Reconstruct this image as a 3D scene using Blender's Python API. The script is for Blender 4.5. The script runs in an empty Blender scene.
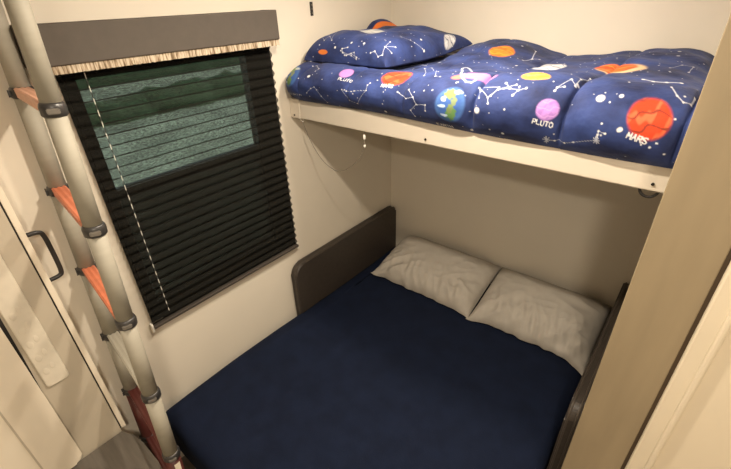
import bpy, bmesh, math, random
import numpy as np
from mathutils import Vector, Matrix, noise

random.seed(7)
scene = bpy.context.scene
COL = scene.collection
PI = math.pi

# ------------------------------------------------------------------ materials
def nodes_of(name):
    m = bpy.data.materials.new(name); m.use_nodes = True
    nt = m.node_tree; nt.nodes.clear()
    out = nt.nodes.new('ShaderNodeOutputMaterial')
    return m, nt, out

def mat(name, col, rough=0.6, metal=0.0, var=0.06, scale=8.0, bump=0.0, bscale=200.0, spec=0.5, stretch=None, detail=3.0):
    m, nt, out = nodes_of(name)
    N = nt.nodes.new; L = nt.links.new
    p = N('ShaderNodeBsdfPrincipled')
    p.inputs['Roughness'].default_value = rough
    p.inputs['Metallic'].default_value = metal
    p.inputs['Specular IOR Level'].default_value = spec
    tc = N('ShaderNodeTexCoord'); mp = N('ShaderNodeMapping')
    if stretch: mp.inputs['Scale'].default_value = stretch
    L(tc.outputs['Object'], mp.inputs['Vector'])
    nz = N('ShaderNodeTexNoise'); nz.inputs['Scale'].default_value = scale; nz.inputs['Detail'].default_value = detail
    L(mp.outputs[0], nz.inputs['Vector'])
    rp = N('ShaderNodeValToRGB')
    a = [max(0, c * (1 - var)) for c in col]; b = [min(1, c * (1 + var)) for c in col]
    rp.color_ramp.elements[0].position = 0.3; rp.color_ramp.elements[1].position = 0.7
    rp.color_ramp.elements[0].color = (*a, 1); rp.color_ramp.elements[1].color = (*b, 1)
    L(nz.outputs['Fac'], rp.inputs['Fac']); L(rp.outputs['Color'], p.inputs['Base Color'])
    if bump > 0:
        n2 = N('ShaderNodeTexNoise'); n2.inputs['Scale'].default_value = bscale; n2.inputs['Detail'].default_value = 2
        L(mp.outputs[0], n2.inputs['Vector'])
        bp = N('ShaderNodeBump'); bp.inputs['Strength'].default_value = bump; bp.inputs['Distance'].default_value = 0.002
        L(n2.outputs['Fac'], bp.inputs['Height']); L(bp.outputs[0], p.inputs['Normal'])
    L(p.outputs[0], out.inputs['Surface'])
    return m

M = {}
M['wall'] = mat('cream_wall_vinyl', (0.69, 0.63, 0.53), 0.55, var=0.02, scale=3, bump=0.05, bscale=350)
M['ceil'] = mat('ceiling_white', (0.78, 0.72, 0.62), 0.7, var=0.02)
M['floor'] = mat('grey_vinyl_floor', (0.22, 0.19, 0.16), 0.5, var=0.25, scale=6, stretch=(1, 12, 1))
M['board'] = mat('painted_white_board', (0.68, 0.61, 0.51), 0.45, var=0.03, scale=5)
M['boardunder'] = mat('bunk_underside', (0.6, 0.54, 0.46), 0.6, var=0.04)
M['hole'] = mat('dark_screw', (0.03, 0.025, 0.02), 0.5, metal=0.5)
M['valance'] = mat('taupe_valance_vinyl', (0.084, 0.069, 0.055), 0.7, var=0.05, scale=30, bump=0.15, bscale=500)
M['navy'] = mat('navy_sheet', (0.0062, 0.0104, 0.0265), 0.9, var=0.16, scale=14, bump=0.5, bscale=420, spec=0.15)
M['leather'] = mat('dark_brown_vinyl', (0.044, 0.035, 0.028), 0.45, var=0.12, scale=40, bump=0.25, bscale=260, spec=0.5)
M['piping'] = mat('brown_piping', (0.06, 0.048, 0.038), 0.45, var=0.1)
M['pillow'] = mat('linen_grey_pillowcase', (0.41, 0.375, 0.325), 0.85, var=0.05, scale=18, bump=0.15, bscale=500, spec=0.2)
M['post'] = mat('tan_jamb_wrap', (0.29, 0.228, 0.142), 0.45, var=0.10, scale=3, stretch=(6, 6, 0.8))
M['trim'] = mat('cream_door_trim', (0.72, 0.63, 0.48), 0.4, var=0.02)
M['door'] = mat('cream_door_skin', (0.74, 0.645, 0.49), 0.45, var=0.03, scale=2.5)
M['cab'] = mat('cream_cabinet_laminate', (0.50, 0.44, 0.345), 0.4, var=0.04, scale=4)
M['cabwhite'] = mat('cream_white_plastic', (0.78, 0.70, 0.57), 0.4, var=0.03, scale=4)
M['strip'] = mat('moulded_strip_plastic', (0.66, 0.60, 0.49), 0.35, var=0.06, scale=20)
M['browngap'] = mat('brown_shadow_gap', (0.07, 0.045, 0.025), 0.6)
M['gap'] = mat('seal_and_shade_black', (0.012, 0.01, 0.009), 0.7)
M['bench'] = mat('grey_woven_top', (0.125, 0.108, 0.088), 0.8, var=0.10, scale=12, stretch=(1, 8, 1), bump=0.2, bscale=300)
M['black'] = mat('black_plastic', (0.018, 0.016, 0.015), 0.4, var=0.1)
M['alu'] = mat('satin_aluminium', (0.315, 0.292, 0.235), 0.65, metal=0.05, var=0.04, scale=10, stretch=(1, 1, 6))
M['collar'] = mat('black_collar', (0.03, 0.028, 0.027), 0.38, var=0.1)
M['button'] = mat('grey_release_button', (0.15, 0.135, 0.115), 0.4, metal=0.2)
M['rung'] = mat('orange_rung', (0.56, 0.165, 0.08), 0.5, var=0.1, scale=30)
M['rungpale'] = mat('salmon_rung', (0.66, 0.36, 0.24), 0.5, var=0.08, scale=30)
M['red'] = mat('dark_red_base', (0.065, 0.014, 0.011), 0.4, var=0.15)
M['sticker'] = mat('white_sticker', (0.75, 0.68, 0.55), 0.5, var=0.03)
M['winframe'] = mat('black_window_frame', (0.012, 0.013, 0.013), 0.5)
M['fascia'] = mat('pale_window_trim', (0.62, 0.54, 0.45), 0.45, var=0.03)
M['rail'] = mat('brown_shade_rail', (0.06, 0.05, 0.042), 0.45)
M['cord'] = mat('white_cord', (0.85, 0.82, 0.75), 0.6)
M['string'] = mat('grey_string', (0.22, 0.19, 0.15), 0.7)
M['outground'] = mat('outside_gravel', (0.34, 0.36, 0.30), 0.9, var=0.35, scale=1.2, detail=8)
M['hedge'] = mat('hedge_leaves', (0.035, 0.07, 0.03), 0.8, var=0.6, scale=7, detail=8)

# glass: thin pane
def glass_mat():
    m, nt, out = nodes_of('window_glass')
    N = nt.nodes.new; L = nt.links.new
    t = N('ShaderNodeBsdfTransparent'); t.inputs[0].default_value = (0.84, 0.93, 0.86, 1)
    g = N('ShaderNodeBsdfGlossy'); g.inputs['Roughness'].default_value = 0.03
    mx = N('ShaderNodeMixShader'); mx.inputs[0].default_value = 0.06
    L(t.outputs[0], mx.inputs[1]); L(g.outputs[0], mx.inputs[2]); L(mx.outputs[0], out.inputs['Surface'])
    return m
M['glass'] = glass_mat()

def screen_mat():
    m, nt, out = nodes_of('insect_screen')
    N = nt.nodes.new; L = nt.links.new
    t = N('ShaderNodeBsdfTransparent')
    d = N('ShaderNodeBsdfDiffuse'); d.inputs[0].default_value = (0.012, 0.014, 0.012, 1)
    mx = N('ShaderNodeMixShader'); mx.inputs[0].default_value = 0.82
    L(t.outputs[0], mx.inputs[1]); L(d.outputs[0], mx.inputs[2]); L(mx.outputs[0], out.inputs['Surface'])
    return m
M['screen'] = screen_mat()

def shade_mat():
    # dark woven pleated fabric, loosely woven so daylight sifts through
    m, nt, out = nodes_of('pleated_shade_fabric')
    N = nt.nodes.new; L = nt.links.new
    tc = N('ShaderNodeTexCoord'); mp = N('ShaderNodeMapping'); mp.inputs['Scale'].default_value = (1, 90, 330)
    L(tc.outputs['Object'], mp.inputs['Vector'])
    nz = N('ShaderNodeTexNoise'); nz.inputs['Scale'].default_value = 1.0; nz.inputs['Detail'].default_value = 4; nz.inputs['Roughness'].default_value = 0.7
    L(mp.outputs[0], nz.inputs['Vector'])
    mr = N('ShaderNodeMapRange'); mr.inputs['From Min'].default_value = 0.34; mr.inputs['From Max'].default_value = 0.66
    mr.inputs['To Min'].default_value = 0.97; mr.inputs['To Max'].default_value = 0.66
    L(nz.outputs['Fac'], mr.inputs['Value'])
    # folds are denser: the cloth is pressed double along every crease
    sp = N('ShaderNodeSeparateXYZ'); L(tc.outputs['Object'], sp.inputs[0])
    ma = N('ShaderNodeMath'); ma.operation = 'MULTIPLY_ADD'; ma.inputs[1].default_value = 27 / 0.985; ma.inputs[2].default_value = -1.80 * 27 / 0.985 + 100
    L(sp.outputs['Z'], ma.inputs[0])
    fr = N('ShaderNodeMath'); fr.operation = 'PINGPONG'; fr.inputs[1].default_value = 0.5; L(ma.outputs[0], fr.inputs[0])
    cm = N('ShaderNodeMapRange'); cm.inputs['From Min'].default_value = 0.05; cm.inputs['From Max'].default_value = 0.10
    cm.inputs['To Min'].default_value = 0.985; cm.inputs['To Max'].default_value = 0.0; L(fr.outputs[0], cm.inputs['Value'])
    mxm = N('ShaderNodeMath'); mxm.operation = 'MAXIMUM'; L(mr.outputs[0], mxm.inputs[0]); L(cm.outputs[0], mxm.inputs[1])
    t = N('ShaderNodeBsdfTransparent')
    d = N('ShaderNodeBsdfDiffuse')
    rp = N('ShaderNodeValToRGB')
    rp.color_ramp.elements[0].color = (0.007, 0.0068, 0.006, 1); rp.color_ramp.elements[1].color = (0.020, 0.019, 0.016, 1)
    L(nz.outputs['Fac'], rp.inputs['Fac']); L(rp.outputs[0], d.inputs[0])
    mx = N('ShaderNodeMixShader')
    L(mxm.outputs[0], mx.inputs[0]); L(t.outputs[0], mx.inputs[1]); L(d.outputs[0], mx.inputs[2])
    L(mx.outputs[0], out.inputs['Surface'])
    return m
M['shade'] = shade_mat()

def fringe_mat():
    m, nt, out = nodes_of('striped_fringe')
    N = nt.nodes.new; L = nt.links.new
    tc = N('ShaderNodeTexCoord'); mp = N('ShaderNodeMapping'); mp.inputs['Scale'].default_value = (1, 1, 0.12)
    L(tc.outputs['Object'], mp.inputs['Vector'])
    nz = N('ShaderNodeTexNoise'); nz.inputs['Scale'].default_value = 170; nz.inputs['Detail'].default_value = 2
    L(mp.outputs[0], nz.inputs['Vector'])
    rp = N('ShaderNodeValToRGB'); e = rp.color_ramp.elements
    e[0].position = 0.36; e[0].color = (0.16, 0.11, 0.06, 1); e[1].position = 0.62; e[1].color = (0.58, 0.50, 0.38, 1)
    k = e.new(0.46); k.color = (0.36, 0.27, 0.18, 1)
    L(nz.outputs['Fac'], rp.inputs['Fac'])
    p = N('ShaderNodeBsdfPrincipled'); p.inputs['Roughness'].default_value = 0.8
    L(rp.outputs[0], p.inputs['Base Color']); L(p.outputs[0], out.inputs['Surface'])
    return m
M['fringe'] = fringe_mat()

def space_mat():
    # navy cotton; printed planets and stars are carried by the mesh colour attribute, dye variation and painted puff shading by noise
    m, nt, out = nodes_of('space_print_cotton')
    N = nt.nodes.new; L = nt.links.new
    at = N('ShaderNodeVertexColor'); at.layer_name = 'print'
    tc = N('ShaderNodeTexCoord')
    nz = N('ShaderNodeTexNoise'); nz.inputs['Scale'].default_value = 9; nz.inputs['Detail'].default_value = 6
    L(tc.outputs['Object'], nz.inputs['Vector'])
    rp = N('ShaderNodeValToRGB'); e = rp.color_ramp.elements
    e[0].position = 0.32; e[0].color = (0.0095, 0.0155, 0.060, 1); e[1].position = 0.75; e[1].color = (0.038, 0.064, 0.215, 1)
    L(nz.outputs['Fac'], rp.inputs['Fac'])
    mx = N('ShaderNodeMix'); mx.data_type = 'RGBA'
    L(at.outputs['Alpha'], mx.inputs['Factor']); L(rp.outputs[0], mx.inputs['A']); L(at.outputs['Color'], mx.inputs['B'])
    p = N('ShaderNodeBsdfPrincipled'); p.inputs['Roughness'].default_value = 0.75; p.inputs['Specular IOR Level'].default_value = 0.2
    p.inputs['Sheen Weight'].default_value = 0.05
    L(mx.outputs['Result'], p.inputs['Base Color'])
    n2 = N('ShaderNodeTexNoise'); n2.inputs['Scale'].default_value = 26; n2.inputs['Detail'].default_value = 3
    L(tc.outputs['Object'], n2.inputs['Vector'])
    bp = N('ShaderNodeBump'); bp.inputs['Strength'].default_value = 0.35; bp.inputs['Distance'].default_value = 0.012
    L(n2.outputs['Fac'], bp.inputs['Height']); L(bp.outputs[0], p.inputs['Normal'])
    L(p.outputs[0], out.inputs['Surface'])
    return m
M['space'] = space_mat()

# ------------------------------------------------------------------ object helpers
def link(name, me, m, parent=None, smooth=False, origin=None):
    o = bpy.data.objects.new(name, me); COL.objects.link(o)
    if m is not None: me.materials.append(m)
    if smooth:
        for p in me.polygons: p.use_smooth = True
    if parent is not None:
        o.parent = parent
        o.matrix_parent_inverse = Matrix.Translation(-parent.location)
    return o

def from_bm(name, bm, m, parent=None, smooth=False):
    bmesh.ops.recalc_face_normals(bm, faces=bm.faces)
    me = bpy.data.meshes.new(name); bm.to_mesh(me); bm.free()
    return link(name, me, m, parent, smooth)

def thing(name, label, cat, loc, group=None):
    o = bpy.data.objects.new(name, None); COL.objects.link(o)
    o.empty_display_size = 0.05; o.location = loc
    o['label'] = label; o['category'] = cat
    if group: o['group'] = group
    return o

def tag(o, label, cat, group=None, kind=None):
    o['label'] = label; o['category'] = cat
    if group: o['group'] = group
    if kind: o['kind'] = kind
    return o

def struct(o, label=None):
    o['kind'] = 'structure'
    if label: o['label'] = label
    return o

def box(bm, x0, x1, y0, y1, z0, z1, bev=0.0, seg=2):
    r = bmesh.ops.create_cube(bm, size=1.0)
    vs = r['verts']
    for v in vs:
        v.co = Vector(((x0 + x1) / 2 + v.co.x * (x1 - x0), (y0 + y1) / 2 + v.co.y * (y1 - y0), (z0 + z1) / 2 + v.co.z * (z1 - z0)))
    if bev > 0:
        es = list({e for v in vs for e in v.link_edges})
        bmesh.ops.bevel(bm, geom=es, offset=bev, segments=seg, profile=0.5, affect='EDGES')

def box_obj(name, dims, m, parent=None, bev=0.0, seg=2, smooth=False):
    bm = bmesh.new(); box(bm, *dims, bev=bev, seg=seg)
    return from_bm(name, bm, m, parent, smooth)

def tube(bm, pts, rad, n=12, caps=True):
    pts = [Vector(p) for p in pts]
    rads = rad if isinstance(rad, (list, tuple)) else [rad] * len(pts)
    rings = []; prev = None
    for i, p in enumerate(pts):
        if i == 0: t = pts[1] - pts[0]
        elif i == len(pts) - 1: t = pts[-1] - pts[-2]
        else: t = (pts[i + 1] - pts[i]).normalized() + (pts[i] - pts[i - 1]).normalized()
        t.normalize()
        if prev is None:
            a = Vector((0, 0, 1)) if abs(t.z) < 0.9 else Vector((1, 0, 0))
            n1 = t.cross(a).normalized()
        else:
            n1 = (prev - t * prev.dot(t)).normalized()
        prev = n1; n2 = t.cross(n1)
        rings.append([bm.verts.new(p + rads[i] * (math.cos(2 * PI * k / n) * n1 + math.sin(2 * PI * k / n) * n2)) for k in range(n)])
    for a, b in zip(rings, rings[1:]):
        for k in range(n):
            bm.faces.new((a[k], a[(k + 1) % n], b[(k + 1) % n], b[k]))
    if caps:
        bm.faces.new(rings[0][::-1]); bm.faces.new(rings[-1])

def spline(ctrl, n):
    P = [Vector(p) for p in ctrl]; P = [2 * P[0] - P[1]] + P + [2 * P[-1] - P[-2]]
    out = []
    for i in range(1, len(P) - 2):
        for k in range(n):
            t = k / n
            a, b, c_, d = P[i - 1], P[i], P[i + 1], P[i + 2]
            out.append(0.5 * ((2 * b) + (c_ - a) * t + (2 * a - 5 * b + 4 * c_ - d) * t * t + (3 * b - a - 3 * c_ + d) * t ** 3))
    out.append(P[-2]); return out

def prism_x(bm, outline, x0, x1, bev=0.0, seg=3):
    # outline in (y, z), extruded along X
    a = [bm.verts.new((x0, y, z)) for y, z in outline]
    b = [bm.verts.new((x1, y, z)) for y, z in outline]
    n = len(a); fs = [bm.faces.new(a[::-1]), bm.faces.new(b)]
    for i in range(n): bm.faces.new((a[i], a[(i + 1) % n], b[(i + 1) % n], b[i]))
    if bev:
        es = [e for f in fs for e in f.edges]
        bmesh.ops.bevel(bm, geom=list(set(es)), offset=bev, segments=seg, profile=0.5, affect='EDGES')

def rrect(y0, y1, z0, z1, rs, n=8):
    # rounded rectangle in (y,z); rs = radii of (y0z0, y1z0, y1z1, y0z1)
    pts = []
    for (cy, cz, r, a0) in ((y0 + rs[0], z0 + rs[0], rs[0], PI), (y1 - rs[1], z0 + rs[1], rs[1], 1.5 * PI),
                            (y1 - rs[2], z1 - rs[2], rs[2], 0), (y0 + rs[3], z1 - rs[3], rs[3], 0.5 * PI)):
        if r <= 1e-6: pts.append((cy, cz)); continue
        for k in range(n + 1):
            a = a0 + 0.5 * PI * k / n
            pts.append((cy + r * math.cos(a), cz + r * math.sin(a)))
    return pts

def grid_mesh(P, closed_v=False):
    """P: (nu, nv, 3) array -> verts, faces"""
    nu, nv = P.shape[:2]
    idx = np.arange(nu * nv).reshape(nu, nv)
    a = idx[:-1, :-1]; b = idx[1:, :-1]; c_ = idx[1:, 1:]; d = idx[:-1, 1:]
    return P.reshape(-1, 3), np.stack([a, b, c_, d], -1).reshape(-1, 4)

def np_mesh(name, V, F):
    me = bpy.data.meshes.new(name)
    me.vertices.add(len(V)); me.vertices.foreach_set('co', np.asarray(V, np.float32).ravel())
    me.loops.add(F.size); me.loops.foreach_set('vertex_index', F.astype(np.int32).ravel())
    me.polygons.add(len(F)); me.polygons.foreach_set('loop_start', np.arange(0, F.size, 4, dtype=np.int32))
    me.polygons.foreach_set('use_smooth', np.ones(len(F), bool))
    me.update(calc_edges=True); me.validate()
    return me

# ------------------------------------------------------------------ room shell
H = 2.25
def wall_with_hole():
    bm = bmesh.new()
    y0, y1, z0, z1 = -3.3, 0.0, 0.0, H
    a0, a1, b0, b1 = -1.64, -0.95, 0.86, 1.78        # window opening
    for (p, q, s, t) in ((y0, a0, z0, z1), (a1, y1, z0, z1), (a0, a1, z0, b0), (a0, a1, b1, z1)):
        box(bm, -0.05, 0.0, p, q, s, t)
    return from_bm('wall_left', bm, M['wall'])
struct(wall_with_hole(), 'cream vinyl wall holding the window')
struct(box_obj('wall_back', (-0.05, 1.60, 0.0, 0.05, 0.0, H), M['wall']), 'cream wall behind the bunk and pillows')
struct(box_obj('wall_right', (1.487, 1.60, -1.0, 0.0, 0.0, H), M['wall']))
struct(box_obj('floor', (-0.05, 2.75, -3.35, 0.05, -0.05, 0.0), M['floor']))
struct(box_obj('ceiling', (-0.05, 2.75, -3.35, 0.05, H, H + 0.05), M['ceil']))
struct(box_obj('wall_front', (-0.05, 2.75, -3.35, -3.3, 0.0, H), M['wall']))
struct(box_obj('wall_aisle', (2.70, 2.75, -3.3, -1.0, 0.0, H), M['wall']))
struct(box_obj('wall_partition', (1.60, 2.70, -1.045, -1.0, 0.0, H), M['wall']))
# tan jamb of the bunk opening, door trim and door beside it
struct(box_obj('trim_1', (1.48, 1.618, -1.062, -1.0, 0.0, H), M['post'], bev=0.002), 'tan wrapped jamb post at the right of the bunk opening')
bm = bmesh.new(); box(bm, 1.618, 1.627, -1.055, -1.0455, 0.0, H); struct(from_bm('trim_2', bm, M['browngap']))
bm = bmesh.new()
box(bm, 1.627, 1.668, -1.066, -1.0455, 0.0, H, bev=0.006)
box(bm, 1.662, 1.677, -1.074, -1.0455, 0.0, H, bev=0.005)
struct(from_bm('trim_3', bm, M['trim']), 'cream moulded door trim')
bm = bmesh.new(); box(bm, 1.677, 2.40, -1.060, -1.0455, 0.02, 2.05, bev=0.002)
struct(from_bm('door_1', bm, M['door']), 'cream door at the lower right')

# ------------------------------------------------------------------ window with outside
bm = bmesh.new()
for d in ((-0.04, 0.006, -1.64, -1.605, 0.86, 1.78), (-0.04, 0.006, -0.992, -0.95, 0.86, 1.78),
          (-0.04, 0.006, -1.605, -0.992, 0.86, 0.90), (-0.04, 0.006, -1.605, -0.992, 1.755, 1.78),
          (-0.038, 0.003, -1.605, -0.992, 1.355, 1.39)):
    box(bm, *d, bev=0.002)
for d in ((0.0005, 0.003, -1.652, -1.606, 0.82, 1.80), (0.0005, 0.003, -0.991, -0.864, 0.805, 1.80), (0.0005, 0.003, -1.606, -0.991, 0.805, 0.862), (0.0005, 0.003, -1.606, -0.991, 1.779, 1.80)):
    box(bm, *d)  # dark flange sheets added to hide the lit wall behind the shade
win = struct(from_bm('window_1', bm, M['winframe']), 'dark framed window behind the pleated shade')
g = box_obj('upper_pane', (-0.022, -0.018, -1.606, -0.991, 1.388, 1.757), M['glass'], win)
g = box_obj('lower_pane', (-0.022, -0.018, -1.606, -0.991, 0.898, 1.357), M['glass'], win)
g = box_obj('insect_screen', (-0.010, -0.009, -1.606, -0.991, 0.898, 1.357), M['screen'], win)
# pale fascia round the opening, seen under the shade and beside it
bm = bmesh.new()
for d in ((0.0005, 0.010, -1.664, -0.862, 0.776, 0.790),):
    box(bm, *d, bev=0.002)
struct(from_bm('trim_4', bm, M['fascia']), 'pale strip trim around the window')

# outside ground and hedge
bm = bmesh.new(); box(bm, -30, -0.6, -20, 22, -0.95, -0.9)
struct(from_bm('ground_outside', bm, M['outground']))
def hedge(xc, top, depth, label, ya, yb):
    nu, nv = 130, 22
    P = np.zeros((nu, nv, 3))
    for i in range(nu):
        for j in range(nv):
            y = ya + (yb - ya) * i / (nu - 1); a = PI * j / (nv - 1)
            p = Vector((xc + depth * math.cos(a), y, -0.9 + (top + 0.9) * max(0, math.sin(a)) ** 0.7))
            k = noise.noise(p * 1.3) * 0.22 + noise.noise(p * 4) * 0.12
            P[i, j] = p + Vector((k * math.cos(a), 0, k * abs(math.sin(a))))
    V, F = grid_mesh(P)
    o = link('hedge', np_mesh('hedge', V, F), M['hedge'])
    tag(o, label, 'hedge', kind='stuff')
hedge(-11.5, -0.32, 0.6, 'low dark hedge outside, nearer the window', -8, 16)
hedge(-18.6, 2.2, 1.0, 'tall dark hedge outside at the far side of the ground', -14, 24)

# ------------------------------------------------------------------ pleated shade
SY0, SY1, SZ0, SZ1 = -1.655, -0.872, 0.815, 1.80
sh = thing('pleated_shade', 'dark pleated fabric shade pulled down over the window', 'window shade', (0.02, -1.26, SZ0))
def pleats():
    npl = 27; ny = 40; sub = 6
    rows = sub * npl + 1
    P = np.zeros((rows, ny, 3))
    for r_ in range(rows):
        z = SZ1 - (SZ1 - SZ0) * r_ / (rows - 1)
        ph = 0.5 - 0.5 * math.cos(2 * PI * r_ / sub)
        xo = 0.012 + 0.012 * ph ** 0.8
        for j in range(ny):
            y = SY0 + (SY1 - SY0) * j / (ny - 1)
            edge = 0.0015 * ph
            yy = y + (edge if j == ny - 1 else (-edge if j == 0 else 0))
            P[r_, j] = (xo + 0.0015 * noise.noise(Vector((r_ * 0.25, y * 6, 0))), yy, z + 0.0015 * noise.noise(Vector((y * 4, r_ * 0.4, 3))))
    V, F = grid_mesh(P)
    me = np_mesh('shade_fabric', V, F)
    link('shade_fabric', me, M['shade'], sh)
    # lift cords: white dashes put daylight through the cord holes into the colour
    # the cord threads the pleats, showing as a short dash in every valley
    for yc in (-1.580,):
        bm = bmesh.new()
        tube(bm, [(0.0182, yc, SZ1 - 0.01), (0.0182, yc, (SZ0 + SZ1) / 2), (0.0182, yc, SZ0 + 0.03)], 0.0012, 8)
        from_bm('lift_cord_light', bm, M['cord'], sh)
    box_obj('head_rail', (0.004, 0.034, SY0, SY1, SZ1 - 0.002, SZ1 + 0.022), M['rail'], sh, bev=0.003)
    b = box_obj('bottom_rail', (0.006, 0.032, SY0 - 0.002, SY1 + 0.002, SZ0 - 0.012, SZ0 + 0.002), M['rail'], sh, bev=0.003)
    for y in (SY0 - 0.006, SY1 + 0.004):
        bm = bmesh.new(); box(bm, 0.004, 0.022, y - 0.004, y + 0.004, SZ0 - 0.03, SZ0 + 0.01, bev=0.002)
        from_bm('hold_down_clip', bm, M['cord'], sh)
pleats()

# valance
va = thing('window_valance', 'taupe padded box valance with striped fringe over the window', 'valance', (0.05, -1.3, 1.80))
bm = bmesh.new()
prism_x(bm, rrect(-1.720, -0.868, 1.806, 1.910, (0.004,) * 4, 3), 0.062, 0.085, bev=0.004)
box(bm, 0.0, 0.064, -0.884, -0.868, 1.806, 1.910, bev=0.002)
box(bm, 0.0, 0.064, -1.720, -1.704, 1.806, 1.910, bev=0.002)
box(bm, 0.0, 0.064, -1.712, -0.88, 1.898, 1.909)
from_bm('valance_board', bm, M['valance'], va)
def fringe():
    ny = 260; P = np.zeros((ny, 3, 3))
    for i in range(ny):
        y = -1.722 + (1.722 - 0.870) * i / (ny - 1)
        x = 0.078 + 0.002 * math.sin(y * 700)
        for j, z in enumerate((1.808, 1.797, 1.784 + 0.002 * noise.noise(Vector((y * 120, 0, 0))))):
            P[i, j] = (x, y, z)
    V, F = grid_mesh(P)
    o = link('fringe', np_mesh('fringe', V, F), M['fringe'], va)
fringe()

# small black bracket on the wall
bk = thing('wall_bracket', 'small black slotted bracket on the wall above the bunk pillow', 'bracket', (0.002, -0.60, 1.88))
bm = bmesh.new(); box(bm, 0.0, 0.005, -0.608, -0.592, 1.875, 1.930, bev=0.002)
br = from_bm('bracket_plate', bm, M['black'], bk)
for z in (1.886, 1.902, 1.918):
    bm = bmesh.new(); tube(bm, [(0.0048, -0.600, z), (0.0062, -0.600, z)], 0.0032, 10)
    from_bm('screw', bm, M['button'], bk)

# ------------------------------------------------------------------ bunk
bu = thing('bunk_platform', 'cream painted bunk platform board fixed high across the alcove', 'bunk', (0.745, -0.4, 1.45))
bm = bmesh.new()
prism_x(bm, rrect(-0.790, -0.760, 1.468, 1.552, (0.006, 0.002, 0.002, 0.010), 4), 0.010, 1.476, bev=0.002)
fb = from_bm('front_board', bm, M['board'], bu)
box_obj('end_cap', (0.004, 0.068, -0.7925, -0.758, 1.466, 1.5535), M['board'], bu, bev=0.004)
box_obj('deck', (0.010, 1.476, -0.760, -0.004, 1.500, 1.548), M['boardunder'], bu)
for (x, z) in ((0.030, 1.481), (0.735, 1.488), (1.445, 1.490)):
    bm = bmesh.new(); tube(bm, [(x, -0.7905, z), (x, -0.7945, z)], 0.0042, 10)
    from_bm('screw', bm, M['hole'], bu)
# eye under the left end, clip further right
def ring_pts(c, r, axis='y', n=16, a0=0, a1=2 * PI):
    out = []
    for k in range(n + 1):
        a = a0 + (a1 - a0) * k / n
        if axis == 'y': out.append((c[0] + r * math.cos(a), c[1], c[2] + r * math.sin(a)))
        else: out.append((c[0], c[1] + r * math.cos(a), c[2] + r * math.sin(a)))
    return out
bm = bmesh.new(); tube(bm, ring_pts((0.060, -0.775, 1.461), 0.010), 0.0025, 8); from_bm('eye_hook', bm, M['cord'], bu)
bm = bmesh.new(); tube(bm, ring_pts((1.440, -0.775, 1.468), 0.022, 'y', 14, PI, 2 * PI), 0.004, 8)
from_bm('strap_hook', bm, M['black'], bu)
# hanging pull cord
pc = thing('pull_cord', 'thin grey cord looping under the bunk with a white toggle', 'cord', (0.43, -0.775, 1.45))
bm = bmesh.new()
tube(bm, spline([(0.060, -0.775, 1.452), (0.085, -0.765, 1.37), (0.135, -0.75, 1.28), (0.205, -0.74, 1.235), (0.275, -0.75, 1.25),
                 (0.34, -0.76, 1.29), (0.40, -0.77, 1.345), (0.430, -0.775, 1.41), (0.434, -0.775, 1.467)], 8), 0.0016, 6)
from_bm('string', bm, M['string'], pc)
for (z, r, h) in ((1.441, 0.006, 0.022), (1.403, 0.0055, 0.010)):
    bm = bmesh.new(); tube(bm, [(0.432, -0.776, z - h / 2), (0.432, -0.776, z - h / 4), (0.432, -0.776, z + h / 4), (0.432, -0.776, z + h / 2)], [r * 0.6, r, r, r * 0.5], 10)
    from_bm('toggle', bm, M['cord'], pc, True)

# ------------------------------------------------------------------ space-print bedding
#PATTERN-BEGIN
def sstep(a, b, x):
    t = np.clip((x - a) / (b - a), 0, 1); return t * t * (3 - 2 * t)

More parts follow.
